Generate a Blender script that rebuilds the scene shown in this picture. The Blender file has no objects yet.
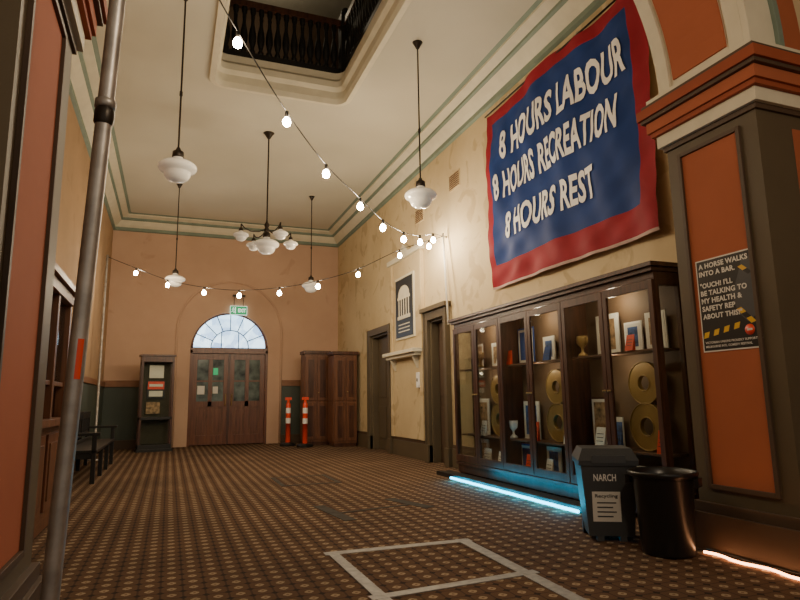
import bpy, bmesh, math, random
from mathutils import Matrix, Vector
random.seed(4)
PI=math.pi
# ------------------------------------------------------------------ materials
def newmat(name):
    m=bpy.data.materials.new(name);m.use_nodes=True
    nt=m.node_tree
    return m,nt,nt.nodes['Principled BSDF']
def N(nt,t,**k):
    n=nt.nodes.new(t)
    for a,b in k.items(): setattr(n,a,b)
    return n
def mth(nt,op,a,b=None,c=None):
    n=nt.nodes.new('ShaderNodeMath');n.operation=op
    for i,v in enumerate((a,b,c)):
        if v is None: continue
        if isinstance(v,(int,float)): n.inputs[i].default_value=v
        else: nt.links.new(v,n.inputs[i])
    return n.outputs[0]
def plain(name,col,rough=.6,metal=0,var=.12,scale=6,emit=0,bump=0,spec=.5):
    m,nt,p=newmat(name)
    tc=N(nt,'ShaderNodeTexCoord');no=N(nt,'ShaderNodeTexNoise')
    no.inputs['Scale'].default_value=scale;no.inputs['Detail'].default_value=5
    nt.links.new(tc.outputs['Object'],no.inputs['Vector'])
    r=N(nt,'ShaderNodeValToRGB')
    r.color_ramp.elements[0].position=.3;r.color_ramp.elements[1].position=.7
    r.color_ramp.elements[0].color=[c*(1-var) for c in col]+[1]
    r.color_ramp.elements[1].color=[min(1,c*(1+var)) for c in col]+[1]
    nt.links.new(no.outputs['Fac'],r.inputs['Fac'])
    nt.links.new(r.outputs['Color'],p.inputs['Base Color'])
    p.inputs['Roughness'].default_value=rough;p.inputs['Metallic'].default_value=metal
    p.inputs['Specular IOR Level'].default_value=spec
    if emit:
        nt.links.new(r.outputs['Color'],p.inputs['Emission Color']);p.inputs['Emission Strength'].default_value=emit
    if bump:
        b=N(nt,'ShaderNodeBump');b.inputs['Strength'].default_value=bump;b.inputs['Distance'].default_value=.02
        nt.links.new(no.outputs['Fac'],b.inputs['Height']);nt.links.new(b.outputs['Normal'],p.inputs['Normal'])
    return m
def wood(name,c1,c2,rough=.35,axis=2,sc=1.0):
    m,nt,p=newmat(name)
    tc=N(nt,'ShaderNodeTexCoord');mp=N(nt,'ShaderNodeMapping')
    s=[14*sc]*3;s[axis]=1.2*sc;mp.inputs['Scale'].default_value=s
    no=N(nt,'ShaderNodeTexNoise');no.inputs['Scale'].default_value=1.6;no.inputs['Detail'].default_value=7;no.inputs['Distortion'].default_value=.6
    nt.links.new(tc.outputs['Object'],mp.inputs['Vector']);nt.links.new(mp.outputs['Vector'],no.inputs['Vector'])
    r=N(nt,'ShaderNodeValToRGB');r.color_ramp.elements[0].position=.3;r.color_ramp.elements[1].position=.72
    r.color_ramp.elements[0].color=c1+(1,);r.color_ramp.elements[1].color=c2+(1,)
    nt.links.new(no.outputs['Fac'],r.inputs['Fac']);nt.links.new(r.outputs['Color'],p.inputs['Base Color'])
    p.inputs['Roughness'].default_value=rough
    return m
def wallmat(name,a,b,c,scale=.8,th=.58):
    """aged plaster: two noise layers, blotches of a paler/darker patch colour"""
    m,nt,p=newmat(name)
    tc=N(nt,'ShaderNodeTexCoord')
    n1=N(nt,'ShaderNodeTexNoise');n1.inputs['Scale'].default_value=scale;n1.inputs['Detail'].default_value=8;n1.inputs['Roughness'].default_value=.65
    n2=N(nt,'ShaderNodeTexNoise');n2.inputs['Scale'].default_value=scale*2.7;n2.inputs['Detail'].default_value=6;n2.inputs['Distortion'].default_value=1.2
    for n in(n1,n2): nt.links.new(tc.outputs['Object'],n.inputs['Vector'])
    r=N(nt,'ShaderNodeValToRGB');r.color_ramp.elements[0].position=.35;r.color_ramp.elements[1].position=.65
    r.color_ramp.elements[0].color=a+(1,);r.color_ramp.elements[1].color=b+(1,)
    nt.links.new(n1.outputs['Fac'],r.inputs['Fac'])
    r2=N(nt,'ShaderNodeValToRGB');r2.color_ramp.elements[0].position=th;r2.color_ramp.elements[1].position=th+.05
    r2.color_ramp.elements[0].color=(0,0,0,1);r2.color_ramp.elements[1].color=(.55,.55,.55,1)
    nt.links.new(n2.outputs['Fac'],r2.inputs['Fac'])
    mx=N(nt,'ShaderNodeMixRGB');nt.links.new(r2.outputs['Color'],mx.inputs['Fac']);nt.links.new(r.outputs['Color'],mx.inputs[1]);mx.inputs[2].default_value=c+(1,)
    nt.links.new(mx.outputs['Color'],p.inputs['Base Color']);p.inputs['Roughness'].default_value=.8
    p.inputs['Specular IOR Level'].default_value=.25
    bp=N(nt,'ShaderNodeBump');bp.inputs['Strength'].default_value=.15;bp.inputs['Distance'].default_value=.02
    nt.links.new(n2.outputs['Fac'],bp.inputs['Height']);nt.links.new(bp.outputs['Normal'],p.inputs['Normal'])
    return m
def emis(name,col,s,transp=False):
    m=bpy.data.materials.new(name);m.use_nodes=True;nt=m.node_tree;nt.nodes.clear()
    o=N(nt,'ShaderNodeOutputMaterial');e=N(nt,'ShaderNodeEmission');e.inputs[0].default_value=col+(1,);e.inputs[1].default_value=s
    if transp:
        t=N(nt,'ShaderNodeBsdfTransparent');a=N(nt,'ShaderNodeAddShader')
        nt.links.new(e.outputs[0],a.inputs[0]);nt.links.new(t.outputs[0],a.inputs[1]);nt.links.new(a.outputs[0],o.inputs[0])
    else: nt.links.new(e.outputs[0],o.inputs[0])
    return m
def glassmat(name,tint=(.95,.97,.95),refl=.12):
    m=bpy.data.materials.new(name);m.use_nodes=True;nt=m.node_tree;nt.nodes.clear()
    o=N(nt,'ShaderNodeOutputMaterial');t=N(nt,'ShaderNodeBsdfTransparent');t.inputs[0].default_value=tint+(1,)
    g=N(nt,'ShaderNodeBsdfGlossy');g.inputs['Roughness'].default_value=.03
    lw=N(nt,'ShaderNodeLayerWeight');lw.inputs[0].default_value=refl
    mx=N(nt,'ShaderNodeMixShader')
    nt.links.new(mth(nt,'MULTIPLY',lw.outputs['Fresnel'],.7),mx.inputs[0])
    nt.links.new(t.outputs[0],mx.inputs[1]);nt.links.new(g.outputs[0],mx.inputs[2]);nt.links.new(mx.outputs[0],o.inputs[0])
    return m
def carpetmat():
    m,nt,p=newmat('carpet')
    tc=N(nt,'ShaderNodeTexCoord');sp=N(nt,'ShaderNodeSeparateXYZ');nt.links.new(tc.outputs['Object'],sp.inputs[0])
    P=.125
    x=mth(nt,'DIVIDE',sp.outputs[0],P);y=mth(nt,'DIVIDE',sp.outputs[1],P)
    def cell(ox):
        fx=mth(nt,'ABSOLUTE',mth(nt,'SUBTRACT',mth(nt,'FRACT',mth(nt,'ADD',x,ox+100)),.5))
        fy=mth(nt,'ABSOLUTE',mth(nt,'SUBTRACT',mth(nt,'FRACT',mth(nt,'ADD',y,ox+100)),.5))
        return fx,fy
    ax,ay=cell(0);bx,by=cell(.5)
    dA=mth(nt,'MAXIMUM',mth(nt,'ADD',ax,ay),mth(nt,'MULTIPLY',mth(nt,'MAXIMUM',ax,ay),1.25))
    dB=mth(nt,'ADD',bx,by)
    dots=mth(nt,'LESS_THAN',dA,.27)
    cen=mth(nt,'LESS_THAN',dA,.09)
    dark=mth(nt,'LESS_THAN',dB,.2)
    line=mth(nt,'LESS_THAN',mth(nt,'MINIMUM',bx,by),.05)
    def mix(f,a,b):
        n=N(nt,'ShaderNodeMixRGB')
        for i,v in enumerate((f,a,b)):
            if isinstance(v,tuple): n.inputs[i].default_value=v+(1,)
            else: nt.links.new(v,n.inputs[i])
        return n.outputs[0]
    c=mix(line,(.112,.062,.036),(.07,.040,.025))
    c=mix(dark,c,(.03,.020,.016))
    c=mix(dots,c,(.32,.245,.16))
    c=mix(cen,c,(.17,.10,.055))
    no=N(nt,'ShaderNodeTexNoise');no.inputs['Scale'].default_value=.9;no.inputs['Detail'].default_value=5
    nt.links.new(tc.outputs['Object'],no.inputs['Vector'])
    mr=N(nt,'ShaderNodeMapRange');mr.inputs[1].default_value=.3;mr.inputs[2].default_value=.7;mr.inputs[3].default_value=.75;mr.inputs[4].default_value=1.15
    nt.links.new(no.outputs['Fac'],mr.inputs[0])
    mu=N(nt,'ShaderNodeMixRGB',blend_type='MULTIPLY');mu.inputs[0].default_value=1
    nt.links.new(c,mu.inputs[1]);nt.links.new(mr.outputs[0],mu.inputs[2])
    nt.links.new(mu.outputs[0],p.inputs['Base Color']);p.inputs['Roughness'].default_value=.95;p.inputs['Specular IOR Level'].default_value=.15
    n3=N(nt,'ShaderNodeTexNoise');n3.inputs['Scale'].default_value=300
    nt.links.new(tc.outputs['Object'],n3.inputs['Vector'])
    b=N(nt,'ShaderNodeBump');b.inputs['Strength'].default_value=.3;b.inputs['Distance'].default_value=.004
    nt.links.new(n3.outputs['Fac'],b.inputs['Height']);nt.links.new(b.outputs['Normal'],p.inputs['Normal'])
    return m
def leadlight(name,s):
    m,nt,p=newmat(name)
    tc=N(nt,'ShaderNodeTexCoord');v=N(nt,'ShaderNodeTexVoronoi');v.inputs['Scale'].default_value=5
    nt.links.new(tc.outputs['Object'],v.inputs['Vector'])
    r=N(nt,'ShaderNodeValToRGB');e=r.color_ramp.elements
    e[0].color=(.08,.20,.45,1);e[1].color=(.55,.80,1,1);e[1].position=.75
    nt.links.new(v.outputs['Color'],r.inputs['Fac'])
    nt.links.new(r.outputs['Color'],p.inputs['Emission Color']);nt.links.new(r.outputs['Color'],p.inputs['Base Color'])
    p.inputs['Emission Strength'].default_value=s;p.inputs['Roughness'].default_value=.2
    return m

M_carpet=carpetmat()
M_wr=wallmat('plaster_cream',(.55,.43,.25),(.65,.53,.33),(.40,.29,.16),.7)
M_wb=wallmat('plaster_peach',(.52,.345,.245),(.58,.395,.285),(.45,.29,.20),.6,.66)
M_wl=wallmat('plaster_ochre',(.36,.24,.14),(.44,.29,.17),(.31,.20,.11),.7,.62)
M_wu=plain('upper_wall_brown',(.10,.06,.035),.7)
M_ceil=plain('ceiling_cream',(.60,.57,.47),.85,var=.07,scale=.5,spec=.2)
M_cream=plain('trim_cream',(.68,.63,.49),.6,var=.05,spec=.3)
M_green=plain('trim_greygreen',(.19,.25,.20),.6,var=.08)
M_dado=plain('dado_green',(.06,.075,.06),.55,var=.1,scale=2)
M_rail=plain('dado_rail_brown',(.24,.11,.055),.5)
M_olive=plain('paint_olive',(.115,.088,.055),.5,var=.08,scale=2,spec=.3)
M_brown=plain('paint_brown',(.09,.058,.038),.5,var=.08,scale=2,spec=.3)
M_terra=plain('paint_terracotta',(.41,.125,.065),.75,var=.06,scale=2,spec=.15)
M_terra2=plain('paint_terracotta_dark',(.32,.08,.042),.7,var=.06,scale=2,spec=.2)
M_wood=wood('wood_dark',(.04,.016,.010),(.105,.04,.021))
M_woodm=wood('wood_mid',(.085,.032,.015),(.19,.076,.035),.4)
M_woodd=wood('wood_door',(.095,.034,.017),(.19,.072,.034),.35)
M_black=plain('black_paint',(.012,.011,.010),.45,var=.1)
M_bplast=plain('black_plastic',(.012,.012,.013),.3,var=.05)
M_gplast=plain('grey_plastic',(.055,.06,.065),.5,var=.06)
M_gplast2=plain('grey_plastic_lid',(.035,.038,.042),.45,var=.06)
M_metal=plain('galvanised_steel',(.42,.39,.36),.45,metal=.75,var=.25,scale=12)
M_iron=plain('dark_iron',(.03,.022,.016),.4,metal=.5)
M_brass=plain('gold_leaf',(.36,.235,.085),.45,metal=.3,var=.15)
M_opal=plain('opal_glass',(.82,.78,.68),.12,var=.02,emit=.12)
M_bulb=emis('bulb_glow',(1,.84,.58),70,True)
M_glass=glassmat('clear_glass')
M_red=plain('banner_red',(.28,.014,.028),.7,var=.12,scale=3,spec=.2)
M_blue=plain('banner_blue',(.013,.042,.19),.7,var=.12,scale=3,spec=.25)
M_hem=plain('banner_hem',(.45,.30,.26),.7)
M_white=plain('white_paint',(.88,.87,.84),.6,var=.03)
M_paper=plain('paper_white',(.74,.72,.66),.7,var=.03)
M_pblack=plain('poster_black',(.012,.010,.010),.4,var=.05)
M_board=plain('memorial_board_navy',(.022,.028,.036),.4,var=.05)
M_yellow=plain('poster_yellow',(.75,.45,.03),.5,var=.03)
M_sred=plain('safety_red',(.75,.06,.02),.4,var=.05)
M_pgrey=plain('poster_grey',(.06,.06,.065),.5)
M_exit=plain('exit_green',(.003,.26,.09),.4,var=.02,emit=1.0)
M_exitw=plain('exit_white',(.8,1,.88),.4,var=.02,emit=1.2)
M_tape=plain('silver_tape',(.26,.255,.25),.5,var=.25,scale=20)
M_dtape=plain('dark_tape',(.06,.054,.048),.8,var=.2,scale=10,spec=.1)
M_led=emis('led_cyan',(.0,.50,.80),14)
M_rope=emis('rope_orange',(1,.42,.18),12)
M_lead=leadlight('leadlight_glass',3.0)  # glow put into the panes, stands in for daylight outside
M_dglass=plain('door_glass_dim',(.07,.08,.06),.08,var=.8,scale=4,emit=.25)  # faint mottled glow in the panes stands in for light behind the doors
M_case=plain('case_back',(.16,.10,.06),.7,var=.15,scale=2)
M_shelf=plain('case_shelf',(.12,.06,.035),.5)
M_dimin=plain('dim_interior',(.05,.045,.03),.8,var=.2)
M_photo1=plain('photo_print_warm',(.30,.19,.10),.5,var=.8,scale=14)
M_photo2=plain('photo_print_blue',(.05,.10,.26),.5,var=.8,scale=14)
M_bluec=plain('cloth_blue',(.03,.08,.3),.6)
M_buff=plain('card_buff',(.5,.37,.2),.7)

# ------------------------------------------------------------------ builder
def FR(loc,kind):
    """frame: local x = reading direction, local y = up, local z = out of the surface"""
    l=Vector(loc)
    if kind=='R': c=[(0,-1,0),(0,0,1),(-1,0,0)]      # on a surface facing -X
    elif kind=='B': c=[(1,0,0),(0,0,1),(0,-1,0)]     # facing -Y
    elif kind=='L': c=[(0,1,0),(0,0,1),(1,0,0)]      # facing +X
    m=Matrix.Identity(4)
    for j in range(3):
        for i in range(3): m[i][j]=c[j][i]
        m[j][3]=l[j]
    return m
def T(x,y,z,rz=0): return Matrix.Translation((x,y,z))@Matrix.Rotation(math.radians(rz),4,'Z')
class MB:
    def __init__(s,name,M=None):
        s.name=name;s.v=[];s.f=[];s.fm=[];s.fs=[];s.mats=[];s.M=M or Matrix.Identity(4)
    def mi(s,m):
        if m not in s.mats: s.mats.append(m)
        return s.mats.index(m)
    def add(s,vs,fs,mat,smooth=False,M=None):
        M=s.M@M if M is not None else s.M
        o=len(s.v);s.v+=[M@Vector(v) for v in vs];k=s.mi(mat)
        for f in fs: s.f.append([o+i for i in f]);s.fm.append(k);s.fs.append(smooth)
    def box(s,x0,x1,y0,y1,z0,z1,mat,M=None):
        x0,x1=sorted((x0,x1));y0,y1=sorted((y0,y1));z0,z1=sorted((z0,z1))
        v=[(x0,y0,z0),(x1,y0,z0),(x1,y1,z0),(x0,y1,z0),(x0,y0,z1),(x1,y0,z1),(x1,y1,z1),(x0,y1,z1)]
        s.add(v,[(0,3,2,1),(4,5,6,7),(0,1,5,4),(1,2,6,5),(2,3,7,6),(3,0,4,7)],mat,M=M)
    def frustum(s,b,t,z0,z1,mat,M=None):
        v=[(b[0],b[2],z0),(b[1],b[2],z0),(b[1],b[3],z0),(b[0],b[3],z0),(t[0],t[2],z1),(t[1],t[2],z1),(t[1],t[3],z1),(t[0],t[3],z1)]
        s.add(v,[(0,3,2,1),(4,5,6,7),(0,1,5,4),(1,2,6,5),(2,3,7,6),(3,0,4,7)],mat,M=M)
    def prism(s,pts,z0,z1,mat,M=None,smooth=False):
        n=len(pts);v=[(p[0],p[1],z0) for p in pts]+[(p[0],p[1],z1) for p in pts]
        f=[tuple(range(n-1,-1,-1)),tuple(range(n,2*n))]+[(i,(i+1)%n,n+(i+1)%n,n+i) for i in range(n)]
        s.add(v,f,mat,M=M)
    def lathe(s,prof,mat,n=20,M=None,smooth=True):
        v=[];f=[]
        for r,z in prof:
            for i in range(n): a=2*PI*i/n;v.append((r*math.cos(a),r*math.sin(a),z))
        for j in range(len(prof)-1):
            for i in range(n):
                k=(i+1)%n;f.append((j*n+i,j*n+k,(j+1)*n+k,(j+1)*n+i))
        s.add(v,f,mat,smooth,M)
    def tube(s,pts,r,mat,n=8,closed=False,M=None):
        pts=[Vector(p) for p in pts];m=len(pts);v=[];f=[];up=None
        for i,p in enumerate(pts):
            if closed: d=pts[(i+1)%m]-pts[i-1]
            else: d=pts[min(i+1,m-1)]-pts[max(i-1,0)]
            d.normalize()
            if up is None: up=d.orthogonal().normalized()
            up=(up-d*up.dot(d)).normalized();w=d.cross(up)
            for j in range(n):
                a=2*PI*j/n;v.append(tuple(p+(up*math.cos(a)+w*math.sin(a))*r))
        for i in range(m if closed else m-1):
            k=(i+1)%m
            for j in range(n): l=(j+1)%n;f.append((i*n+j,i*n+l,k*n+l,k*n+j))
        if not closed: f+= [tuple(range(n-1,-1,-1)),tuple(range((m-1)*n,m*n))]
        s.add(v,f,mat,True,M)
    def text(s,body,w,h,M,mat,depth=.002,bold=.012,shear=0,grid=0,warp=None,align='C'):
        cu=bpy.data.curves.new('t','FONT');cu.body=body;cu.size=1;cu.offset=bold;cu.shear=shear;cu.resolution_u=3
        cu.space_character=1+bold*1.5
        cu.extrude=0 if warp else .001
        ob=bpy.data.objects.new('t',cu);bpy.context.collection.objects.link(ob)
        dg=bpy.context.evaluated_depsgraph_get();me=bpy.data.meshes.new_from_object(ob.evaluated_get(dg))
        bm=bmesh.new();bm.from_mesh(me)
        xs=[v.co.x for v in bm.verts];ys=[v.co.y for v in bm.verts]
        x0,x1,y0,y1=min(xs),max(xs),min(ys),max(ys)
        if w is None: w=(x1-x0)*h/(y1-y0)
        for v in bm.verts:
            v.co.x=(v.co.x-x0)/(x1-x0)*w-(w/2 if align=='C' else 0);v.co.y=(v.co.y-y0)/(y1-y0)*h-h/2
            v.co.z=0 if warp else (depth if v.co.z>0 else 0)
        if grid:
            bmesh.ops.triangulate(bm,faces=bm.faces[:])
            k=int(w/grid)+1
            for i in range(-k,k+1):
                bmesh.ops.bisect_plane(bm,geom=bm.verts[:]+bm.edges[:]+bm.faces[:],plane_co=(i*grid,0,0),plane_no=(1,0,0))
            k=int(h/grid)+1
            for i in range(-k,k+1):
                bmesh.ops.bisect_plane(bm,geom=bm.verts[:]+bm.edges[:]+bm.faces[:],plane_co=(0,i*grid,0),plane_no=(0,1,0))
        bm.verts.index_update()
        vs=[]
        for v in bm.verts:
            c=M@v.co
            vs.append(warp(c) if warp else c)
        s.add([tuple(v) for v in vs],[[v.index for v in f.verts] for f in bm.faces],mat)
        bm.free();bpy.data.objects.remove(ob);bpy.data.curves.remove(cu);bpy.data.meshes.remove(me)
    def done(s,bevel=0,recalc=True,parent=None):
        me=bpy.data.meshes.new(s.name)
        c=sum(s.v,Vector())/max(1,len(s.v))
        zs=min(v.z for v in s.v);org=Vector((c.x,c.y,zs))
        if s.name.split('.')[0] in KEEP0 or parent: org=Vector((0,0,0))
        me.from_pydata([tuple(v-org) for v in s.v],[],s.f)
        for m in s.mats: me.materials.append(m)
        for p,k,sm in zip(me.polygons,s.fm,s.fs): p.material_index=k;p.use_smooth=sm
        if recalc:
            bm=bmesh.new();bm.from_mesh(me);bmesh.ops.recalc_face_normals(bm,faces=bm.faces[:]);bm.to_mesh(me);bm.free()
        o=bpy.data.objects.new(s.name,me);o.location=org;bpy.context.collection.objects.link(o)
        if bevel:
            b=o.modifiers.new('bevel','BEVEL');b.width=bevel;b.segments=2;b.limit_method='ANGLE';b.angle_limit=math.radians(50)
        if parent: o.parent=parent
        return o
KEEP0={'floor','ceiling','wall_right','wall_back','wall_left','wall_arch'}
XL,XR,YB,ZC=-1.53,4.37,16.4,5.85
YA0,YA1=2.76,3.56            # transverse arch near / far face
XPL,XPR=-.60,3.72            # pier faces
# ------------------------------------------------------------------ room shell
b=MB('floor');b.box(-2.9,5.4,-3,YB+1.5,-.15,0,M_carpet);b.done()
b=MB('wall_right')
def wallx(b,x0,x1,y0,y1,z1,ops,mat):
    y=y0
    for (a,c,zt) in ops:
        b.box(x0,x1,y,a,0,z1,mat);b.box(x0,x1,a,c,zt,z1,mat);y=c
    b.box(x0,x1,y,y1,0,z1,mat)
wallx(b,XR,XR+.3,YA1,YB+.3,6.3,[(9.25,9.92,2.5),(12.05,13.3,2.55)],M_wr)
b.done()
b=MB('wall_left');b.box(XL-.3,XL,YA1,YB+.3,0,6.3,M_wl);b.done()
# back wall with arched doorway
cx,rr,zs=1.44,.99,2.45
b=MB('wall_back')
MBk=FR((0,YB,0),'B')
b.box(XL,cx-rr,YB,YB+.35,0,6.3,M_wb);b.box(cx+rr,XR,YB,YB+.35,0,6.3,M_wb)
arc=[(cx-rr*math.cos(PI*i/32),zs+rr*math.sin(PI*i/32)) for i in range(33)]
b.prism([(cx-rr,6.3)]+arc+[(cx+rr,6.3)],-.35,0,M_wb,M=MBk)
hw,sz=1.34,2.94
pts=[(cx-hw,.0)]+[(cx-hw*math.cos(PI*i/32),sz+hw*math.sin(PI*i/32)) for i in range(33)]+[(cx+hw,.0)]
b.tube([(p[0],YB,p[1]) for p in pts],.035,M_wb,6)
# dark vestibule behind the doors
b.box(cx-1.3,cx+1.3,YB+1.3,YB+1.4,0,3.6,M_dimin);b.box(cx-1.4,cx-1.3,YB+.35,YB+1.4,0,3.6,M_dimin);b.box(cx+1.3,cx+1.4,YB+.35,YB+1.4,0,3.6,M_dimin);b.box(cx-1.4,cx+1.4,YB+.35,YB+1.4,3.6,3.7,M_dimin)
b.done()
b=MB('trim_dado')
for x0,x1 in((XL,cx-hw-.03),(cx+hw+.03,XR)):
    b.box(x0,x1,YB-.02,YB,.22,1.5,M_dado);b.box(x0,x1,YB-.05,YB,1.5,1.62,M_rail);b.box(x0,x1,YB-.035,YB,1.62,1.66,M_rail)
b.box(XL,XL+.02,7.2,YB,.22,1.5,M_dado);b.box(XL,XL+.05,7.2,YB,1.5,1.62,M_rail)
b.done(.004)
b=MB('baseboard_back')
for x0,x1 in((XL,cx-hw-.03),(cx+hw+.03,XR)): b.box(x0,x1,YB-.06,YB,0,.22,M_brown)
b.done(.006)
b=MB('baseboard_left');b.box(XL,XL+.05,7.2,YB-.06,0,.22,M_brown);b.done(.006)
b=MB('baseboard_right')
for y0,y1 in((3.6,9.05),(10.12,11.85),(13.5,YB-.06)):
    b.box(XR-.05,XR,y0,y1,0,.30,M_olive);b.box(XR-.035,XR,y0,y1,.30,.36,M_brown)
b.done(.006)
# ceiling with stair void
hx0,hx1,hy0,hy1,cr=.44,2.40,4.6,8.75,.16
def rrect(off):
    x0,x1,y0,y1,r=hx0-off,hx1+off,hy0-off,hy1+off,max(.05,cr+off)
    o=[]
    for (px,py,a0) in((x1-r,y0+r,-90),(x1-r,y1-r,0),(x0+r,y1-r,90),(x0+r,y0+r,180)):
        for i in range(7):
            a=math.radians(a0+15*i);o.append((px+r*math.cos(a),py+r*math.sin(a)))
    return o
def plate(b,off,z,mat,X0=-2.9,X1=5.4,Y0=-3,Y1=YB+.3):
    bm=bmesh.new()
    o=[bm.verts.new((x,y,z)) for x,y in((X0,Y0),(X1,Y0),(X1,Y1),(X0,Y1))]
    i=[bm.verts.new((x,y,z)) for x,y in rrect(off)]
    es=[bm.edges.new((l[k],l[(k+1)%len(l)])) for l in(o,i) for k in range(len(l))]
    bmesh.ops.triangle_fill(bm,use_beauty=True,use_dissolve=False,edges=es)
    bm.verts.index_update()
    b.add([tuple(v.co) for v in bm.verts],[[v.index for v in f.verts] for f in bm.faces],mat);bm.free()
b=MB('ceiling')
plate(b,.10,ZC,M_ceil);plate(b,0,6.32,M_ceil)
prof=[(.10,ZC,M_cream),(.10,ZC-.05,M_cream),(.02,ZC-.06,M_cream),(.0,ZC+.02,M_cream),(.0,ZC+.14,M_cream),(-.05,ZC+.20,M_cream),(-.05,ZC+.30,M_cream),(0,ZC+.36,M_cream),(0,6.32,None)]
for (o1,z1,m),(o2,z2,_) in zip(prof[:-1],prof[1:]):
    A=rrect(o1);B=rrect(o2);n=len(A)
    b.add([(p[0],p[1],z1) for p in A]+[(p[0],p[1],z2) for p in B],[(i,(i+1)%n,n+(i+1)%n,n+i) for i in range(n)],m,True)
# upper storey shell
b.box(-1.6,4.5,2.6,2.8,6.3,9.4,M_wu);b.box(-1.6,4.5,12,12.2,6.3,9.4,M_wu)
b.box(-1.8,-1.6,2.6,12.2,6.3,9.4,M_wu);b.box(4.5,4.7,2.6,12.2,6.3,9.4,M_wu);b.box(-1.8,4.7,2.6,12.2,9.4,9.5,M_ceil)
b.done(recalc=False)
# cornice
b=MB('trim_cornice')
prof=[(0,5.46,M_green),(.05,5.48,M_green),(.05,5.55,M_cream),(.11,5.60,M_cream),(.19,5.70,M_green),(.23,5.72,M_green),(.23,5.76,M_cream),(.36,5.80,M_cream),(.36,5.83,M_green),(.42,5.85,None)]
for (d1,z1,m),(d2,z2,_) in zip(prof[:-1],prof[1:]):
    def loop(d): return [(XL+d,YA1+d),(XR-d,YA1+d),(XR-d,YB-d),(XL+d,YB-d)]
    A=loop(d1);B=loop(d2)
    b.add([(p[0],p[1],z1) for p in A]+[(p[0],p[1],z2) for p in B],[(i,(i+1)%4,4+(i+1)%4,4+i) for i in range(4)],m)
b.done()
# balustrade of the void
b=MB('balustrade')
bp=[(.036,0),(.046,.02),(.046,.06),(.026,.09),(.038,.14),(.056,.22),(.060,.30),(.048,.40),(.028,.50),(.024,.58),(.034,.62),(.024,.65),(.042,.70),(.046,.80)]
def rail(p,q,n):
    p=Vector(p);q=Vector(q);d=q-p
    for i in range(n+1):
        c=p+d*(i/n);b.lathe(bp,M_black,8,M=T(c.x,c.y,6.42))
    ax=abs(d.x)>abs(d.y)
    x0,x1=sorted((p.x,q.x));y0,y1=sorted((p.y,q.y));w=.05
    if ax: y0-=w;y1+=w
    else: x0-=w;x1+=w
    b.box(x0,x1,y0,y1,6.325,6.42,M_black);b.box(x0,x1,y0,y1,7.2,7.3,M_wood)
e=.06
for pq in(((hx0+.0,hy1+e),(hx1,hy1+e),15),((hx1+e,hy0),(hx1+e,hy1),31),((hx0-e,hy0),(hx0-e,hy1),31),((hx0,hy0-e),(hx1,hy0-e),15)):
    rail(pq[0]+(0,),pq[1]+(0,),pq[2])
for x in(hx0-e,hx1+e):
    for y in(hy0-e,hy1+e):
        b.box(x-.09,x+.09,y-.09,y+.09,6.325,7.42,M_black);b.lathe([(.0,.16),(.05,.13),(.07,.08),(.05,.02),(.03,0)],M_black,10,M=T(x,y,7.42))
b.done()
# ------------------------------------------------------------------ transverse arch wall
acx=(XPL+XPR)/2;ar=(XPR-XPL)/2;asp=3.52
b=MB('wall_arch')
MA=FR((0,0,0),'B')   # local x=X, y=Z, z=-Y
arcp=[(acx-ar*math.cos(PI*i/48),asp+ar*math.sin(PI*i/48)) for i in range(49)]
b.prism([(-2.9,6.3)]+[(-2.9,asp)]+arcp+[(5.4,asp),(5.4,6.3)],-YA1,-YA0,M_wr,M=MA)
b.box(-2.9,XPL,2.46,YA1,0,asp,M_olive);b.box(XPR,5.4,YA0,YA1,0,asp,M_olive)
b.done()
b=MB('trim_archivolt')
def band(r0,r1,y0,y1,mat,a0=0,a1=180,n=48):
    v=[];f=[]
    for i in range(n+1):
        a=math.radians(a0+(a1-a0)*i/n);c,s=math.cos(a),math.sin(a)
        for r in(r0,r1):
            for y in(y0,y1): v.append((acx+r*c,y,asp+r*s))
    for i in range(n):
        o=4*i
        for q in((0,1,5,4),(1,3,7,5),(3,2,6,7),(2,0,4,6)): f.append([o+k for k in q])
    f+=[(0,1,3,2),(4*n,4*n+1,4*n+3,4*n+2)]
    b.add(v,f,mat,False)
band(ar-.035,ar+.02,YA0,YA0+.12,M_cream);band(ar-.035,ar+.02,YA1-.12,YA1,M_cream)
band(ar-.012,ar+.02,YA0+.12,YA1-.12,M_cream)
band(ar-.028,ar+.02,YA0+.15,YA1-.15,M_terra,2.5,177.5,48)
band(ar-.035,ar+.22,YA0-.05,YA0,M_cream);band(ar+.22,ar+.27,YA0-.08,YA0,M_green)
band(ar+.27,ar+.55,YA0-.02,YA0,M_terra,0,180)
b.done(.004)
# pier dressings
def pier(name,xf,sgn,x2,ya,p0,p1):
    b=MB(name)
    def bx(o,z0,z1,m): b.box(xf-sgn*o,x2,ya-o,YA1+o,z0,z1,m)
    b.box(xf-sgn*.06,x2,ya-.06,YA1+.06,0,.26,M_brown)
    b.box(xf-sgn*.035,x2,ya-.035,YA1+.035,.26,.33,M_brown)
    y0,y1,z0,z1=p0,p1,.46,2.96
    b.box(xf-sgn*.004,xf,y0,y1,z0,z1,M_terra)
    for a in((y0-.03,y0,z0-.03,z1+.03),(y1,y1+.03,z0-.03,z1+.03),(y0,y1,z0-.03,z0),(y0,y1,z1,z1+.03)):
        b.box(xf-sgn*.022,xf,a[0],a[1],a[2],a[3],M_brown)
    xa,xb=sorted((xf+sgn*.34,xf+sgn*.8))
    b.box(xa,xb,ya-.004,ya,.46,2.96,M_terra)
    bx(.02,3.06,3.10,M_brown);bx(.05,3.10,3.20,M_cream);bx(.08,3.20,3.24,M_terra2);bx(.10,3.24,3.33,M_terra);bx(.13,3.33,3.36,M_brown)
    bx(.15,3.36,3.44,M_terra2);bx(.12,3.44,3.48,M_brown);bx(.09,3.48,3.53,M_cream)
    return b.done(.006)
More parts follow.
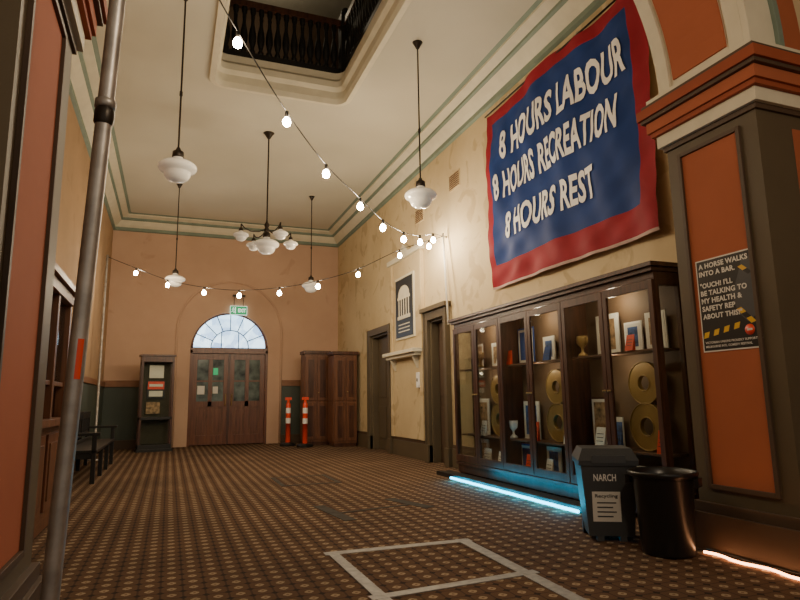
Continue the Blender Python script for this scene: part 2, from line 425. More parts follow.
pier('trim_pier_right',XPR,1,5.4,YA0,YA0+.16,YA1-.14);pier('trim_pier_left',XPL,-1,-2.9,2.46,2.58,3.24)
b=MB('wall_front');b.box(5.2,5.4,-3,YA0,0,6.3,M_wl);b.box(-2.9,-2.7,-3,2.46,0,6.3,M_wl);b.done()

# ------------------------------------------------------------------ back doors
b=MB('door_1',T(cx,YB+.12,0))
w=.93
for sx in(-1,1): b.box(sx*w,sx*rr,-.10,.06,0,2.45,M_woodd)
b.box(-rr,rr,-.10,.06,2.36,2.50,M_woodd)
b.box(-.03,.03,-.045,-.03,.02,2.36,M_wood)
for sx in(-1,1):
    x0,x1=(sx*.004,sx*w)
    a,c=min(x0,x1),max(x0,x1)
    b.box(a,a+.13,-.03,.03,.02,2.36,M_woodd);b.box(c-.13,c,-.03,.03,.02,2.36,M_woodd)
    for z0,z1 in((.02,.26),(.98,1.12),(2.2,2.36)): b.box(a+.13,c-.13,-.03,.03,z0,z1,M_woodd)
    m=(a+c)/2;b.box(m-.05,m+.05,-.03,.03,.26,2.2,M_woodd)
    for u0,u1 in((a+.13,m-.05),(m+.05,c-.13)):
        b.box(u0,u1,-.012,.012,.26,.98,M_woodm);b.box(u0+.05,u1-.05,-.022,.0,.33,.91,M_woodd)
        b.box(u0,u1,-.006,.006,1.12,2.2,M_dglass)
        b.box(u0,u1,-.02,.02,1.62,1.66,M_woodd)
    b.tube([(sx*.08,-.03,1.0),(sx*.08,-.09,1.02),(sx*.08,-.09,1.28),(sx*.08,-.03,1.3)],.012,M_brass,8)
b.box(-.78,-.60,-.036,-.03,1.30,1.52,M_paper);b.box(-.40,-.27,-.036,-.03,1.32,1.5,M_paper)
b.box(-.40,-.28,-.036,-.03,1.8,1.98,M_exit)
b.done(.006)
b=MB('window_1',T(cx,YB+.12,2.52))
n=24;r1=.93
fan=[(r1*math.cos(PI*i/n),r1*math.sin(PI*i/n)) for i in range(n+1)]
Mv=FR((0,0,0),'B')
b.prism(fan,-.01,.01,M_lead,M=Mv)
b.tube([(.96*math.cos(PI*i/n),-.02,.0+.92*math.sin(PI*i/n)) for i in range(n+1)],.04,M_woodd,6)
b.tube([(.48*math.cos(PI*i/n),-.02,.46*math.sin(PI*i/n)) for i in range(n+1)],.012,M_iron,6)
for k in range(1,8):
    a=PI*k/8;b.tube([(.48*math.cos(a),-.02,.46*math.sin(a)),(.93*math.cos(a),-.02,.92*math.sin(a))],.012,M_iron,6)
b.tube([(-.22,-.02,.0),(-.22,-.02,.4)],.012,M_iron,6);b.tube([(.22,-.02,.0),(.22,-.02,.4)],.012,M_iron,6)
b.done()
# exit sign
b=MB('exit_sign',FR((1.62,YB-.10,3.50),'B'))
b.box(-.22,.22,-.12,.12,-.04,.0,M_exitw);b.box(-.21,.21,-.11,.11,0,.004,M_exit)
b.text('EXIT',.20,.10,T(.085,0,.005),M_exitw,bold=.03)
G=T(-.13,0,.005)
b.box(.03,.055,-.08,.08,0,.003,M_exitw,M=G)
b.lathe([(0,0),(.014,0),(.014,.003),(0,.003)],M_exitw,10,M=G@T(-.01,.062,0))
for p,q in(((-.015,.045),(-.02,-.005)),((-.02,-.005),(.015,-.03)),((.015,-.03),(.0,-.07)),((-.02,-.005),(-.035,-.04)),((-.035,-.04),(-.065,-.045)),((-.015,.04),(.02,.015)),((-.015,.04),(-.045,.02))):
    b.tube([(p[0],p[1],.002),(q[0],q[1],.002)],.007,M_exitw,6,M=G)
b.tube([(-.12,.12,-.02),(-.12,.40,-.02)],.008,M_iron,6);b.tube([(.12,.12,-.02),(.12,.40,-.02)],.008,M_iron,6)
b.box(-.16,.16,.38,.42,-.09,.02,M_iron)
b.done()
# right wall doors
def sidedoor(name,y0,y1,zt,fr,lf,head):
    b=MB(name)
    b.box(XR+.14,XR+.19,y0,y1,0,zt,lf)
    for a,c in((.25,.95),(1.15,2.1)):
        b.box(XR+.125,XR+.14,y0+.1,(y0+y1)/2-.05,a,c,lf);b.box(XR+.125,XR+.14,(y0+y1)/2+.05,y1-.1,a,c,lf)
    b.box(XR,XR+.14,y0-.0,y0+.04,0,zt,fr);b.box(XR,XR+.14,y1-.04,y1,0,zt,fr);b.box(XR,XR+.14,y0,y1,zt-.04,zt,fr)
    w=.15
    b.box(XR-.07,XR,y0-w,y0,0,zt+w,fr);b.box(XR-.07,XR,y1,y1+w,0,zt+w,fr);b.box(XR-.07,XR,y0,y1,zt,zt+w,fr)
    b.box(XR-.09,XR-.07,y0-w,y0-w+.04,0,zt+w,fr);b.box(XR-.09,XR-.07,y1+w-.04,y1+w,0,zt+w,fr)
    b.box(XR-.10,XR,y0-w-.02,y0+.0,0,.3,fr);b.box(XR-.10,XR,y1,y1+w+.02,0,.3,fr)
    if head: b.box(XR-.13,XR,y0-w-.06,y1+w+.06,zt+w,zt+w+.08,fr)
    b.lathe([(0,0),(.03,0),(.03,.02),(.015,.03),(.015,.05),(.03,.06),(.03,.08),(0,.09)],M_brass,10,M=FR((XR+.125,y0+.09,1.05),'R'))
    b.done(.005)
sidedoor('door_2',9.25,9.92,2.5,M_olive,M_brown,True)
sidedoor('door_3',12.05,13.3,2.55,M_olive,M_olive,False)
# ------------------------------------------------------------------ commemorative panel on the right wall
b=MB('wall_memorial_panel',FR((XR,11.0,0),'R'))
b.box(-.85,.85,.36,3.9,0,.05,M_wr)
for sx in(-1,1): b.box(sx*.85,sx*.72,.36,3.9,.05,.08,M_wr)
b.box(-.9,.9,3.9,4.0,0,.12,M_cream)
b.box(-.85,.85,1.96,2.03,.05,.26,M_cream);b.box(-.8,.8,1.90,1.96,.05,.2,M_cream)
for x in(-.6,.6): b.prism([(.05,1.90),(.18,1.90),(.08,1.68),(.05,1.66)],-.03,.03,M_cream,M=Matrix.Translation((x,0,0))@Matrix.Rotation(-PI/2,4,'Y'))
b.prism([(-.3,4.0),(.3,4.0),(0,4.2)],0,.1,M_cream)
b.done(.006)
b=MB('memorial_board',FR((XR-.052,11.0,0),'R'))
b.box(-.5,.5,2.28,3.55,0,.03,M_cream);b.box(-.46,.46,2.32,3.50,.03,.04,M_board)
for i in range(5): b.box(-.28+i*.13,-.24+i*.13,2.75,3.08,.04,.045,M_cream)
b.box(-.34,.34,2.68,2.75,.04,.045,M_cream);b.box(-.34,.34,3.08,3.13,.04,.045,M_cream)
b.prism([(-.32,3.13)]+[(-.3*math.cos(PI*i/12),3.15+.2*math.sin(PI*i/12)) for i in range(13)]+[(.32,3.13)],.04,.045,M_cream)
for i in range(3): b.box(-.3,.3,2.42+i*.07,2.44+i*.07,.04,.043,M_cream)
b.done()
b=MB('wall_switch_box',FR((XR-.05,10.35,1.45),'R'));b.box(-.06,.06,-.14,.14,0,.05,M_white);b.box(-.02,.02,-.03,.03,.05,.06,M_pgrey);b.done(.004)
def vent(y,z,X=XR,k='R'):
    b=MB('wall_vent',FR((X,y,z),k));b.box(-.2,.2,-.14,.14,0,.012,M_wr)
    for i in range(7): b.box(-.18,.18,-.115+i*.036,-.1+i*.036,.012,.022,M_shelf)
    b.done()
vent(8.75,4.75);vent(10.3,4.6);vent(6.2,3.7,XL,'L')
# ------------------------------------------------------------------ banner
bw,bh=3.26,2.66
def wrinkle(x,y):
    return .026*math.sin(3.1*x+1.3*y+.6)*math.sin(1.1*y+.4)+.015*math.sin(7.5*x-2.2*y)+.013*math.sin(5.2*y+2*math.sin(1.7*x))+.009*math.sin(13*x+5*y)+.006*math.sin(19*y-6*x+2*math.sin(3*x))
def bz(c): 
    x,y=c[0],c[1]
    yy=y+.03*math.cos(PI*x/bw*3)*max(0,y/bh+.5)
    return Vector((x,yy,.085+wrinkle(x,y)+c[2]))
b=MB('union_banner',FR((XR-.0,5.87,3.97),'R'))
nx,ny=100,80
vs=[];red=[];blue=[];hem=[]
xs=sorted([-bw/2+bw*i/nx for i in range(nx+1)]);ys=[-bh/2+bh*j/ny for j in range(ny+1)]
for j in range(ny+1):
    for i in range(nx+1): vs.append(tuple(bz((xs[i],ys[j],0))))
for j in range(ny):
    for i in range(nx):
        q=(j*(nx+1)+i,j*(nx+1)+i+1,(j+1)*(nx+1)+i+1,(j+1)*(nx+1)+i)
        x=(xs[i]+xs[i+1])/2;y=(ys[j]+ys[j+1])/2
        if -bw/2+.12<x<bw/2-.24 and -bh/2+.33<y<bh/2-.18: blue.append(q)
        elif j==0: hem.append(q)
        else: red.append(q)
b.add(vs,red,M_red,True);b.add(vs,blue,M_blue,True);b.add(vs,hem,M_hem,True)
def btext(t,ya,yb,zb,h):
    w=ya-yb;xc=5.87-(ya+yb)/2;yc=zb+h/2-3.97
    b.text(t,w,h,Matrix.Translation((xc,yc,.014)),M_white,bold=.03,shear=.06,grid=.07,warp=bz)
btext('8 HOURS LABOUR',7.08,4.54,4.47,.42)
btext('8 HOURS RECREATION',7.28,4.70,3.90,.40)
btext('8 HOURS REST',7.02,5.14,3.28,.38)
b.tube([(-bw/2,bh/2-.0,.08),(bw/2,bh/2-.0,.08)],.012,M_iron,8)
for i in range(7):
    x=-bw/2+.05+i*(bw-.1)/6;b.tube([(x,bh/2+.0,.08),(x,bh/2+.10,.01)],.006,M_white,6)
b.done(recalc=False)
# ------------------------------------------------------------------ poster on pier
b=MB('comedy_poster',FR((XPR-.006,3.145,1.755),'R'))
b.box(-.237,.237,-.345,.345,0,.003,M_paper);b.box(-.227,.227,-.335,.335,.003,.004,M_pblack)
D=.0045
b.prism([(.226,.12),(.226,-.12),(.16,-.16),(.10,-.10),(.06,.0),(.04,.06),(.08,.10),(.12,.19),(.15,.27),(.19,.30),(.226,.29)],.004,.0045,M_pgrey)
def haz(x0,y0,x1,y1,w):
    d=Vector((x1-x0,y1-y0));L=d.length;d/=L;n=Vector((-d.y,d.x))*w/2;k=max(2,int(L/.04))
    for i in range(k):
        p=Vector((x0,y0))+d*L*i/k;q=p+d*L/k;s=d*.02
        b.prism([tuple(p-n),tuple(q-n),tuple(q+n+s),tuple(p+n+s)],D,D+.0006,M_yellow if i%2==0 else M_pblack)
haz(-.225,-.225,.08,-.175,.04);haz(.13,.245,.205,.18,.03);haz(.09,-.05,.195,-.16,.035)
b.lathe([(0,0),(.038,0),(.038,.001),(0,.001)],M_sred,20,M=T(.165,-.215,.005));b.box(.145,.185,-.222,-.208,.006,.0065,M_paper)
lines=['A HORSE WALKS','INTO A BAR.','','"OUCH! I\'LL','BE TALKING TO','MY HEALTH &','SAFETY REP','ABOUT THIS!"']
y=.295
for t in lines:
    if t: b.text(t,None,.040,T(-.21,y,D+.001),M_paper,depth=.0006,bold=.035,align='L')
    y-=.058 if t else .03
for i,t in enumerate(['VICTORIAN UNIONS PROUDLY SUPPORTING','MELBOURNE INTL COMEDY FESTIVAL']):
    b.text(t,None,.0165,T(-.21,-.277-.03*i,D+.001),M_paper,depth=.0005,bold=.02,align='L')
b.done(recalc=False)
# ------------------------------------------------------------------ display cabinet
CX,CY0,CY1,CZ=3.97,4.10,8.18,2.28
b=MB('display_cabinet')
xb=XR-.055
b.box(CX+.03,xb,CY0,CY1,.05,.16,M_wood);b.box(CX,xb,CY0-.01,CY1+.01,.16,.20,M_wood)
for y in(CY0+.02,5.4,6.8,CY1-.12): b.box(CX+.05,xb,y,y+.1,0,.05,M_wood)
b.box(CX+.02,xb,CY0,CY1,2.14,2.20,M_wood)
b.box(CX-.02,xb,CY0-.02,CY1+.02,2.20,2.24,M_wood);b.box(CX-.05,xb,CY0-.05,CY1+.05,2.24,2.28,M_wood)
b.box(xb-.02,xb,CY0,CY1,.2,2.14,M_case)
for x in(CX+.02,xb-.05):
    for y in(CY0,CY1-.05): b.box(x,x+.05,y,y+.05,.2,2.14,M_wood)
for y in(CY0,CY1-.05):
    for z in(.2,2.08,): b.box(CX+.07,xb-.05,y,y+.05,z,z+.06,M_wood)
    b.box(CX+.07,xb-.05,y+.022,y+.026,.26,2.08,M_glass)
dw=(CY1-CY0)/6
for k in range(6):
    y0=CY0+k*dw+.005;y1=y0+dw-.01;s=.055
    b.box(CX-.005,CX+.022,y0,y0+s,.21,2.13,M_wood);b.box(CX-.005,CX+.022,y1-s,y1,.21,2.13,M_wood)
    b.box(CX-.005,CX+.022,y0+s,y1-s,.21,.30,M_wood);b.box(CX-.005,CX+.022,y0+s,y1-s,2.05,2.13,M_wood)
    b.box(CX+.006,CX+.010,y0+s,y1-s,.30,2.05,M_glass)
    ky=y1-.03 if k%2==0 else y0+.03
    b.lathe([(0,0),(.012,0),(.012,.01),(.006,.014),(.012,.03),(0,.034)],M_brass,10,M=FR((CX-.005,ky,1.15),'R'))
for k in(2,4): b.box(CX+.03,xb-.02,CY0+k*dw-.012,CY0+k*dw+.012,.2,2.14,M_wood)
for z in(.57,1.50):
    for k in range(3):
        y0=CY0+2*k*dw+.06;b.box(CX+.07,xb-.02,y0,y0+2*dw-.12,z,z+.02,M_shelf)
cab=b.done(.004)
b=MB('plinth_platform');b.box(3.73,3.95,4.9,8.35,0,.05,M_black);b.box(3.72,3.73,4.9,8.35,.0,.06,M_black);b.done(.004)
b=MB('led_strip');b.tube([(3.685+.004*math.sin(i*1.7),4.98+i*.1,.020) for i in range(29)],.016,M_led,8);led=b.done()
for i in range(7):
    l=bpy.data.lights.new('led','POINT');l.energy=1.8;l.color=(.02,.62,1);l.shadow_soft_size=.03
    lo=bpy.data.objects.new('led_light',l);lo.location=(3.62-led.location.x,5.15+i*.4-led.location.y,.07-led.location.z);lo.parent=led;bpy.context.collection.objects.link(lo)
# contents -----------------------------------------------------------------
S0,S1,S2=.202,.592,1.522
def eight(y,z,s,x=4.19):
    b=MB('gold_numeral_eight',FR((x,y,z+1.02*s),'R'))
    for (c,ro,ri) in((.52*s,.5*s,.17*s),(-.47*s,.55*s,.2*s)):
        n=28;v=[];f=[]
        for i in range(n):
            a=2*PI*i/n
            for r,zz in((ro,0),(ro,.04),(ri,.04),(ri,0)): v.append((r*math.cos(a),c+r*math.sin(a),zz))
        for i in range(n):
            o=4*i;q=4*((i+1)%n)
            for k in range(4): f.append((o+k,q+k,q+(k+1)%4,o+(k+1)%4))
        b.add(v,f,M_brass)
        for m in(ro-.006,ri+.006): b.tube([(m*math.cos(2*PI*i/28),c+m*math.sin(2*PI*i/28),.04) for i in range(28)],.006,M_brass,6,closed=True)
    b.done(recalc=True)
def frame(y,z,w,h,m,fm=M_woodm,x=4.25,name='framed_picture'):
    b=MB(name,FR((x,y,z),'R'));b.box(-w/2,w/2,0,h,0,.015,fm);t=.02;b.box(-w/2+t,w/2-t,t,h-t,.015,.018,M_paper)
    b.box(-w/2+t*2.6,w/2-t*2.6,t*2.6,h-t*2.6,.018,.02,m);b.done()
for y in(4.50,5.88,7.2): eight(y,S1,.405)
for y,z,w,h,m,fm in((4.38,S2,.26,.36,M_photo1,M_paper),(4.68,S2,.24,.30,M_photo2,M_white),(5.05,S2,.34,.42,M_photo1,M_paper),(5.72,S2,.30,.44,M_photo1,M_white),(6.10,S2,.24,.3,M_photo2,M_paper),
    (6.60,S2,.36,.46,M_bluec,M_bluec),(7.3,S2,.36,.34,M_photo1,M_paper),(7.85,S2,.28,.38,M_photo1,M_wood),(7.8,S1,.36,.5,M_photo1,M_white),(6.55,S1,.34,.46,M_photo2,M_paper),
    (5.22,S1,.34,.5,M_photo1,M_wood),(4.98,S1,.0001+.12,.3,M_photo2,M_paper),(6.12,S0,.28,.32,M_photo2,M_paper),(7.85,S0,.34,.32,M_photo1,M_paper),(6.7,S0,.28,.32,M_bluec,M_bluec),(5.75,S0,.3,.3,M_photo1,M_paper)):
    frame(y,z,w,h,m,fm)
def booklet(y,z,w,h,m,x=4.10):
    b=MB('display_card',FR((x,y,z),'R'));b.add([(-w/2,0,.04),(w/2,0,.04),(w/2,h,0),(-w/2,h,0),(-w/2,0,.0),(w/2,0,.0)],[(0,1,2,3),(4,3,2,5),(0,3,4),(1,5,2),(0,4,5,1)],m)
    for i in range(3):
        f=.3+.18*i;zz=.04*(1-f)+.002;b.box(-w*.35,w*.35,h*f,h*(f+.03),zz,zz+.002,M_pgrey)
    b.done()
for a in((4.62,S0,.3,.26,M_paper),(4.98,S0,.24,.24,M_white),(5.28,S0,.2,.28,M_sred),(6.25,S1,.14,.22,M_sred),(6.40,S0,.16,.22,M_sred),(7.45,S0,.2,.22,M_paper),(7.0,S2,.16,.2,M_white),(5.62,S1,.12,.18,M_white),(4.25,S1,.12,.2,M_sred),(4.85,S1,.16,.26,M_photo2),(7.52,S1,.14,.2,M_white),(4.52,S2,.1,.15,M_sred,4.06),(5.93,S2,.12,.16,M_bluec),(7.05,S0,.2,.2,M_white),(6.0,S0,.12,.2,M_white),(5.08,S1,.14,.2,M_paper),(6.78,S2,.12,.18,M_sred),(7.0,S1,.1,.16,M_bluec)): booklet(*a)
def vase(y,z,m,x=4.12):
    b=MB('trophy_cup',T(x,y,z));b.lathe([(0,0),(.05,0),(.05,.02),(.015,.05),(.015,.09),(.05,.13),(.06,.2),(.055,.22),(.0,.2)],m,16)
    for s in(-1,1): b.tube([(0,s*.055,.2),(0,s*.09,.19),(0,s*.09,.15),(0,s*.045,.12)],.006,m,6)
    b.done()
vase(6.80,S1,M_white);vase(7.62,S2,M_brass);vase(5.32,S2,M_brass)
# ------------------------------------------------------------------ bins
b=MB('wheelie_bin',T(3.31,4.10,0,-30)@Matrix.Diagonal((.84,.84,.98,1)))
b.frustum((-.20,.20,-.20,.20),(-.25,.25,-.25,.25),.04,.60,M_gplast)
b.frustum((-.265,.265,-.265,.265),(-.265,.265,-.265,.265),.58,.62,M_gplast2)
b.frustum((-.27,.27,-.27,.27),(-.22,.22,-.20,.20),.62,.71,M_gplast2)
b.box(-.15,.15,-.275,-.255,.60,.66,M_gplast);b.box(-.2,.2,.25,.32,.60,.65,M_gplast2)
for sx in(-1,1): b.lathe([(0,-.02),(.05,-.02),(.05,.02),(0,.02)],M_black,14,M=T(sx*.19,.17,.05)@Matrix.Rotation(PI/2,4,'Y'))
for sx in(-.1,.1): b.box(sx-.03,sx+.03,-.2,-.1,0,.05,M_gplast)
tl=math.atan2(.05,.56)
Mf=Matrix.Translation((-.02,-.2265,.32))@Matrix.Rotation(PI/2+tl,4,'X')
b.box(-.14,.11,-.17,.06,.0,.004,M_paper,M=Mf)
b.text('Recycling',.20,.034,Mf@T(-.015,.025,.006),M_pblack,bold=.01)
for i in range(4): b.box(-.10,.07-.03*(i%2),-.03-.035*i,-.02-.035*i,.004,.006,M_pgrey,M=Mf)
b.text('NARCH',.20,.055,Mf@T(-.02,.17,.006),M_white,bold=.02)
b.done(.008)
b=MB('round_bin',T(3.34,3.51,0))
b.lathe([(0,.005),(.17,.005),(.175,.02),(.205,.52),(.215,.53),(.235,.535),(.24,.56),(.232,.57),(.222,.56),(.20,.50),(.165,.03),(0,.025)],M_bplast,36)
for a in(0,180):
    b.box(-.05,.05,.22,.25,.47,.53,M_bplast,M=Matrix.Rotation(math.radians(a+30),4,'Z'))
b.done()
b=MB('rope_light');b.tube([(3.55+.02*math.sin(i*1.3),3.40-.08*i,.015) for i in range(14)],.009,M_rope,8)
b.tube([(3.63+.015*math.sin(i*.9),3.45-.08*i,.012) for i in range(14)],.008,M_black,6);b.done()
# ------------------------------------------------------------------ tape on carpet
def strip(b,x0,y0,x1,y1,w,m,z=.004):
    d=Vector((x1-x0,y1-y0)).normalized();n=Vector((-d.y,d.x))*w/2
    b.prism([(x0-n.x,y0-n.y),(x1-n.x,y1-n.y),(x1+n.x,y1+n.y),(x0+n.x,y0+n.y)],.0005,z,m)
b=MB('floor_tape')
strip(b,1.10,4.49,2.26,4.45,.09,M_tape);strip(b,1.16,4.50,1.17,3.3,.075,M_tape,.0045);strip(b,2.20,4.50,2.13,2.7,.09,M_tape,.005);strip(b,1.10,3.42,2.24,3.50,.075,M_tape,.0055)
b.done()
b=MB('floor_hatch_tape')
for p in((1.45,8.2,2.2,8.2),(1.45,9.1,2.2,9.1),(1.45,8.15,1.45,9.15),(2.2,8.15,2.2,9.15)): strip(b,*p,.06,M_dtape,.004)
strip(b,1.52,6.5,1.62,5.6,.12,M_dtape);strip(b,2.35,6.6,2.55,5.9,.13,M_dtape);strip(b,1.6,6.0,2.4,6.15,.05,M_dtape,.0045)
b.done()
# ------------------------------------------------------------------ bollards
def bollard(x,y):
    b=MB('traffic_bollard',T(x,y,0))
    b.lathe([(0,0),(.2,0),(.2,.05),(.16,.08),(.08,.09),(0,.09)],M_black,8,smooth=False)
    b.lathe([(.06,.09),(.06,.55),(.0601,.55),(.0601,.551)],M_sred,16)
    b.lathe([(.062,.55),(.062,.68)],M_white,16);b.lathe([(.06,.68),(.06,.80)],M_sred,16);b.lathe([(.062,.80),(.062,.93)],M_white,16)
    b.lathe([(.06,.93),(.06,1.02),(.04,1.05),(.03,1.13),(0,1.14)],M_sred,16)
    b.box(-.08,.08,-.02,.02,1.12,1.19,M_sred);b.done()
bollard(3.10,14.7);bollard(2.80,15.3)
# ------------------------------------------------------------------ timber lockers
def locker(x0,x1,y0,y1,h):
    b=MB('timber_locker')
    b.box(x0,x1,y0,y1,.08,h-.08,M_woodm);b.box(x0+.02,x1-.02,y0+.02,y1,0,.08,M_wood);b.box(x0-.04,x1+.04,y0-.04,y1,h-.08,h,M_wood)
    m=(x0+x1)/2
    for a,c in((x0+.02,m-.01),(m+.01,x1-.02)):
        for z0,z1 in((.14,1.05),(1.1,h-.14)):
            b.box(a,c,y0-.02,y0,z0,z1,M_woodm);b.box(a+.07,c-.07,y0-.03,y0-.02,z0+.08,z1-.08,M_wood)
    for z0,z1 in((.14,1.05),(1.1,h-.14)): b.box(x0-.02,x0,y0+.05,y1-.05,z0,z1,M_woodm)
    b.lathe([(0,0),(.015,0),(.015,.03),(0,.035)],M_brass,8,M=FR((m+.04,y0-.03,1.3),'B'));b.done(.005)
locker(3.17,3.80,15.15,15.6,2.36);locker(3.70,4.28,14.25,14.8,2.28)
# ------------------------------------------------------------------ notice kiosk
b=MB('notice_display_case',T(-.30,15.35,0,8))
w,d=.36,.18
b.box(-w,w,-d,d,0,.16,M_black);b.box(-w-.03,w+.03,-d-.03,d+.03,0,.06,M_black)
for sx in(-w,w-.05):
    for sy in(-d,d-.05): b.box(sx,sx+.05,sy,sy+.05,.16,2.05,M_wood)
b.box(-w,w,-d,d,2.05,2.20,M_wood);b.box(-w-.03,w+.03,-d-.03,d+.03,2.18,2.22,M_wood)
b.box(-w+.05,w-.05,.1,.12,.16,2.05,M_dimin);b.box(-w+.05,w-.05,-d+.02,-d+.024,.16,2.05,M_glass)
b.box(-w,w,-d,d,.72,.78,M_black)
b.box(-.16,.16,.06,.075,1.68,1.98,M_paper);b.box(-.2,.2,.06,.075,1.2,1.62,M_pblack)
b.box(-.18,.18,.05,.06,1.42,1.60,M_sred);b.box(-.15,.15,.045,.05,1.48,1.54,M_paper);b.box(-.15,.15,.045,.05,1.25,1.38,M_paper);b.box(-.2,.1,.04,.06,.85,1.12,M_photo1)
b.done(.004)
# ------------------------------------------------------------------ bench on left
b=MB('wooden_bench',T(-1.47,11.1,0))
L=1.5
b.box(.12,.55,-L,L,.42,.46,M_black);b.box(.10,.14,-L,L,.46,.52,M_black)
b.box(.07,.11,-L,L,.85,.97,M_black);b.box(.07,.11,-L,L,.55,.62,M_black)
for i in range(20):
    y=-L+.1+i*(2*L-.2)/19;b.box(.08,.10,y-.02,y+.02,.62,.85,M_black)
for y in(-L,-.5,.45,L-.06):
    b.box(.48,.54,y,y+.06,0,.66 if abs(y)>1 else .42,M_black);b.box(.06,.12,y,y+.06,0,.97,M_black);b.box(.12,.48,y+.01,y+.05,.34,.42,M_black)
for y in(-L,L-.06): b.box(.1,.58,y-.01,y+.07,.66,.70,M_black)
b.done(.006)
# ------------------------------------------------------------------ ticket booth (left)
b=MB('timber_booth')
x0,x1,y0,y1=XL+.02,-.95,4.6,6.85
b.box(x0,x1-.05,y0,y1,.0,.10,M_woodm)
b.box(x0,x1-.05,y0,y1,.10,.92,M_woodm);b.box(x0,x1+.06,y0,y1+.03,.92,.98,M_woodm)
for k in range(3):
    a=y0+.08+k*.74;b.box(x1-.05,x1-.03,a,a+.62,.18,.84,M_woodd)
    b.box(x1-.03,x1-.02,a+.08,a+.54,.26,.76,M_woodm)
for y in(y0,y0+.74,y0+1.48,y1-.08): b.box(x1-.10,x1-.02,y,y+.08,.98,2.08,M_woodm)
b.box(x0,x1-.06,y1-.05,y1,.98,2.08,M_woodm)
b.box(x0,x1,y0,y1,2.08,2.18,M_woodm);b.box(x0,x1+.04,y0,y1+.04,2.18,2.24,M_woodd)
b.box(x0,x0+.02,y0,y1,.98,2.08,M_dimin)
b.box(x1-.07,x1-.065,y0+.08,y1-.08,1.3,2.08,M_glass);b.box(x1-.09,x1-.04,y0,y1,1.27,1.31,M_woodm)
b.done(.005)
# ------------------------------------------------------------------ scaffold pole near camera
b=MB('scaffold_pole',T(-.332,2.2,0)@Matrix.Rotation(math.radians(2.05),4,'Y'))
b.box(-.09,.09,-.09,.09,0.004,.012,M_metal);b.lathe([(.026,0),(.027,.01),(.027,3.0),(.027,4.6),(0,4.6)],M_metal,20)
b.lathe([(.028,2.06),(.033,2.07),(.033,2.11),(.028,2.12)],M_iron,20)
b.lathe([(.027,2.12),(.035,2.125),(.035,2.15),(.027,2.155)],M_metal,20)
Mt=Matrix.Rotation(math.radians(-68),4,'Z')
n=6;v=[];
for z in(1.18,1.31):
    for i in range(n+1): a=math.radians(-20+40*i/n);v.append((.0277*math.cos(a),.0277*math.sin(a),z))
b.add(v,[(i,i+1,n+2+i,n+1+i) for i in range(n)],M_sred,M=Mt)
b.done()
b=MB('steel_post',T(-1.34,13.5,0));b.lathe([(0,0),(.12,0),(.12,.02),(.025,.03),(.025,4.15),(0,4.15)],M_metal,12);b.done()
b=MB('light_support_pole');b.tube([(4.22,8.85,2.3+.0),(4.30,9.12,3.92)],.018,M_paper,8);b.tube([(4.28,9.12,3.86),(4.37,9.12,3.86)],.014,M_metal,8);b.tube([(4.22,8.85,2.32),(4.37,8.85,2.32)],.014,M_metal,8);b.done()
# ------------------------------------------------------------------ pendants
def shade(b,M,s=1):
    p=[(.045,.19),(.055,.17),(.055,.13),(.09,.115),(.17,.085),(.205,.055),(.21,.03),(.195,.0),(.155,-.018),(.145,-.03),(.14,-.06),(.115,-.10),(.07,-.125),(.0,-.135)]
    b.lathe([(r*s,z*s) for r,z in p],M_opal,28,M=M)
    b.lathe([(0,.27*s),(.02*s,.27*s),(.03*s,.24*s),(.06*s,.22*s),(.065*s,.16*s),(.058*s,.15*s)],M_iron,16,M=M)
def pendant(x,y,z=3.68):
    b=MB('pendant_lamp',T(x,y,0))
    b.lathe([(0,ZC-.10),(.02,ZC-.09),(.05,ZC-.03),(.07,ZC-.001),(0,ZC)],M_iron,16)
    b.lathe([(.011,z+.25),(.011,ZC-.05)],M_iron,8);b.lathe([(.018,z+.9),(.018,z+.95)],M_iron,8)
    shade(b,T(0,0,z));b.done()
pendant(-.03,6.84,3.66);pendant(2.92,6.84,3.66);pendant(0,13.5);pendant(2.93,13.4)
b=MB('chandelier',T(1.46,10.3,0))
b.lathe([(0,ZC-.12),(.03,ZC-.10),(.07,ZC-.03),(.10,ZC-.001),(0,ZC)],M_iron,16);b.lathe([(.014,4.0),(.014,ZC-.08)],M_iron,8)
b.lathe([(0,3.98),(.03,3.99),(.05,4.04),(.03,4.10),(.05,4.14),(.02,4.2),(.014,4.24)],M_iron,14)
shade(b,T(0,0,3.76),1.05)
for k in range(4):
    a=math.radians(20+90*k);c,s=math.cos(a),math.sin(a)
    b.tube([(c*r,s*r,z) for r,z in((.03,4.06),(.15,4.00),(.3,3.98),(.42,4.02),(.48,4.08))],.011,M_iron,8)
    b.tube([(c*.48,s*.48,4.08),(c*.48,s*.48,3.98)],.012,M_iron,8)
    shade(b,T(c*.48,s*.48,3.86),.62)
b.done()
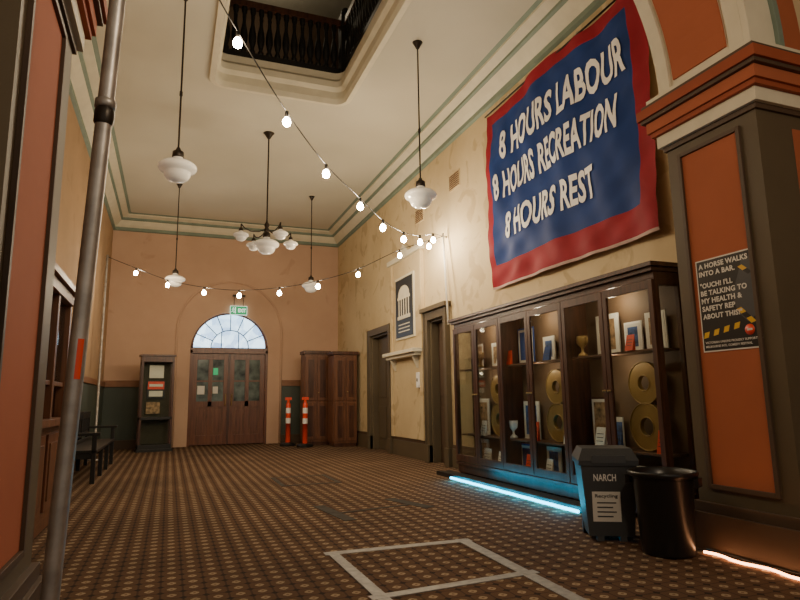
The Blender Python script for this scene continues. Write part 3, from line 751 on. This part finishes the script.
# ------------------------------------------------------------------ festoon lights
def smooth(tab,u):
    for i in range(len(tab)-1):
        if u<=tab[i+1][0] or i==len(tab)-2:
            p0=tab[max(i-1,0)];p1=tab[i];p2=tab[i+1];p3=tab[min(i+2,len(tab)-1)]
            h=p2[0]-p1[0];t=(u-p1[0])/h
            m1=(p2[1]-p0[1])/(p2[0]-p0[0])*h;m2=(p3[1]-p1[1])/(p3[0]-p1[0])*h
            return (2*t**3-3*t*t+1)*p1[1]+(t**3-2*t*t+t)*m1+(-2*t**3+3*t*t)*p2[1]+(t**3-t*t)*m2
def festoon(P,Q,u0,tab,us,e):
    b=MB('festoon_lights')
    f=lambda u:Vector((P[0]+(Q[0]-P[0])*u,P[1]+(Q[1]-P[1])*u,smooth(tab,u)))
    b.tube([f(u0+(1-u0)*i/70) for i in range(71)],.006,M_black,6)
    for u in us:
        p=f(u);M=T(p.x,p.y,p.z)
        b.lathe([(0,.01),(.017,.008),(.019,-.05),(.014,-.055)],M_black,10,M=M)
        b.lathe([(.013,-.052),(.026,-.068),(.038,-.088),(.041,-.108),(.034,-.135),(.016,-.15),(0,-.152)],M_bulb,12,M=M)
    o=b.done()
    for u in us:
        p=f(u);l=bpy.data.lights.new('bulb','POINT');l.energy=e;l.color=(1,.79,.54);l.shadow_soft_size=.03
        lo=bpy.data.objects.new('bulb_light',l);lo.location=(p.x-o.location.x,p.y-o.location.y,p.z-.105-o.location.z);lo.parent=o;bpy.context.collection.objects.link(lo)
E=21
off=.09
t1=[(-.345,5.6),(-.06,4.42),(0,4.22),(.14,3.83),(.28,3.57),(.43,3.45),(.55,3.36),(.68,3.38),(.80,3.5),(.92,3.7),(1,3.86)]
t1=[(u,z+off) for u,z in t1[:-1]]+[t1[-1]]
festoon((.42,5),(4.28,9.1),-.345,t1,[0,.14,.28,.43,.55,.68,.80,.91],E)
t2=[(0,4.1),(.1,3.72),(.21,3.42),(.33,3.21),(.44,3.10),(.56,3.09),(.67,3.16),(.78,3.32),(.89,3.6),(1,3.86)]
t2=[t2[0]]+[(u,z+off) for u,z in t2[1:-1]]+[t2[-1]]
festoon((-1.31,13.48),(4.28,9.1),0,t2,[.1,.21,.33,.44,.56,.67,.78,.89,.965],E)
# added out-of-frame pendant with a fill light for the arch face
def fill_pendant(x,y,z,e):
    b=MB('unseen_fill_pendant',T(x,y,0));b.lathe([(.011,z+.25),(.011,ZC)],M_iron,8);shade(b,T(0,0,z));b.done()
    l=bpy.data.lights.new('lamp','POINT');l.energy=e;l.color=(1,.80,.56);l.shadow_soft_size=.12
    lo=bpy.data.objects.new('unseen_fill_light',l);lo.location=(x,y,z-.3);bpy.context.collection.objects.link(lo)
fill_pendant(1.4,.3,4.0,125)
for (x,y,z,e,r) in((4.1,4.8,2.05,5,.03),(4.1,6.1,2.05,5,.03),(4.1,7.5,2.05,5,.03),(4.06,4.8,1.44,2,.02),(4.06,6.1,1.44,2,.02),(4.06,7.5,1.44,2,.02),(1.4,10.8,8.9,12,.1)):  # unseen points without fixtures: cabinet interior, last one in the upper storey
    l=bpy.data.lights.new('lamp','POINT');l.energy=e;l.color=(1,.82,.56);l.shadow_soft_size=r
    lo=bpy.data.objects.new('case_and_upper_light',l);lo.location=(x,y,z);bpy.context.collection.objects.link(lo)
w=bpy.data.worlds.new('w');bpy.context.scene.world=w;w.use_nodes=True
w.node_tree.nodes['Background'].inputs[0].default_value=(1,.86,.70,1);w.node_tree.nodes['Background'].inputs[1].default_value=.4
# ------------------------------------------------------------------ camera
t=math.radians(9.4);ps=math.radians(20.9);r=.015
fwd=Vector((math.sin(ps)*math.cos(t),math.cos(ps)*math.cos(t),math.sin(t)));r0=Vector((math.cos(ps),-math.sin(ps),0));u0=r0.cross(fwd)
R=(r0-u0*r).normalized();Uv=(u0+r0*r).normalized()
cd=bpy.data.cameras.new('camera');cd.lens=27;cd.sensor_width=36;cd.clip_start=.05
co=bpy.data.objects.new('camera',cd);bpy.context.collection.objects.link(co)
m=Matrix.Identity(4)
for i in range(3): m[i][0]=R[i];m[i][1]=Uv[i];m[i][2]=-fwd[i]
m.translation=Vector((0,0,1.1));co.matrix_world=m
bpy.context.scene.camera=co
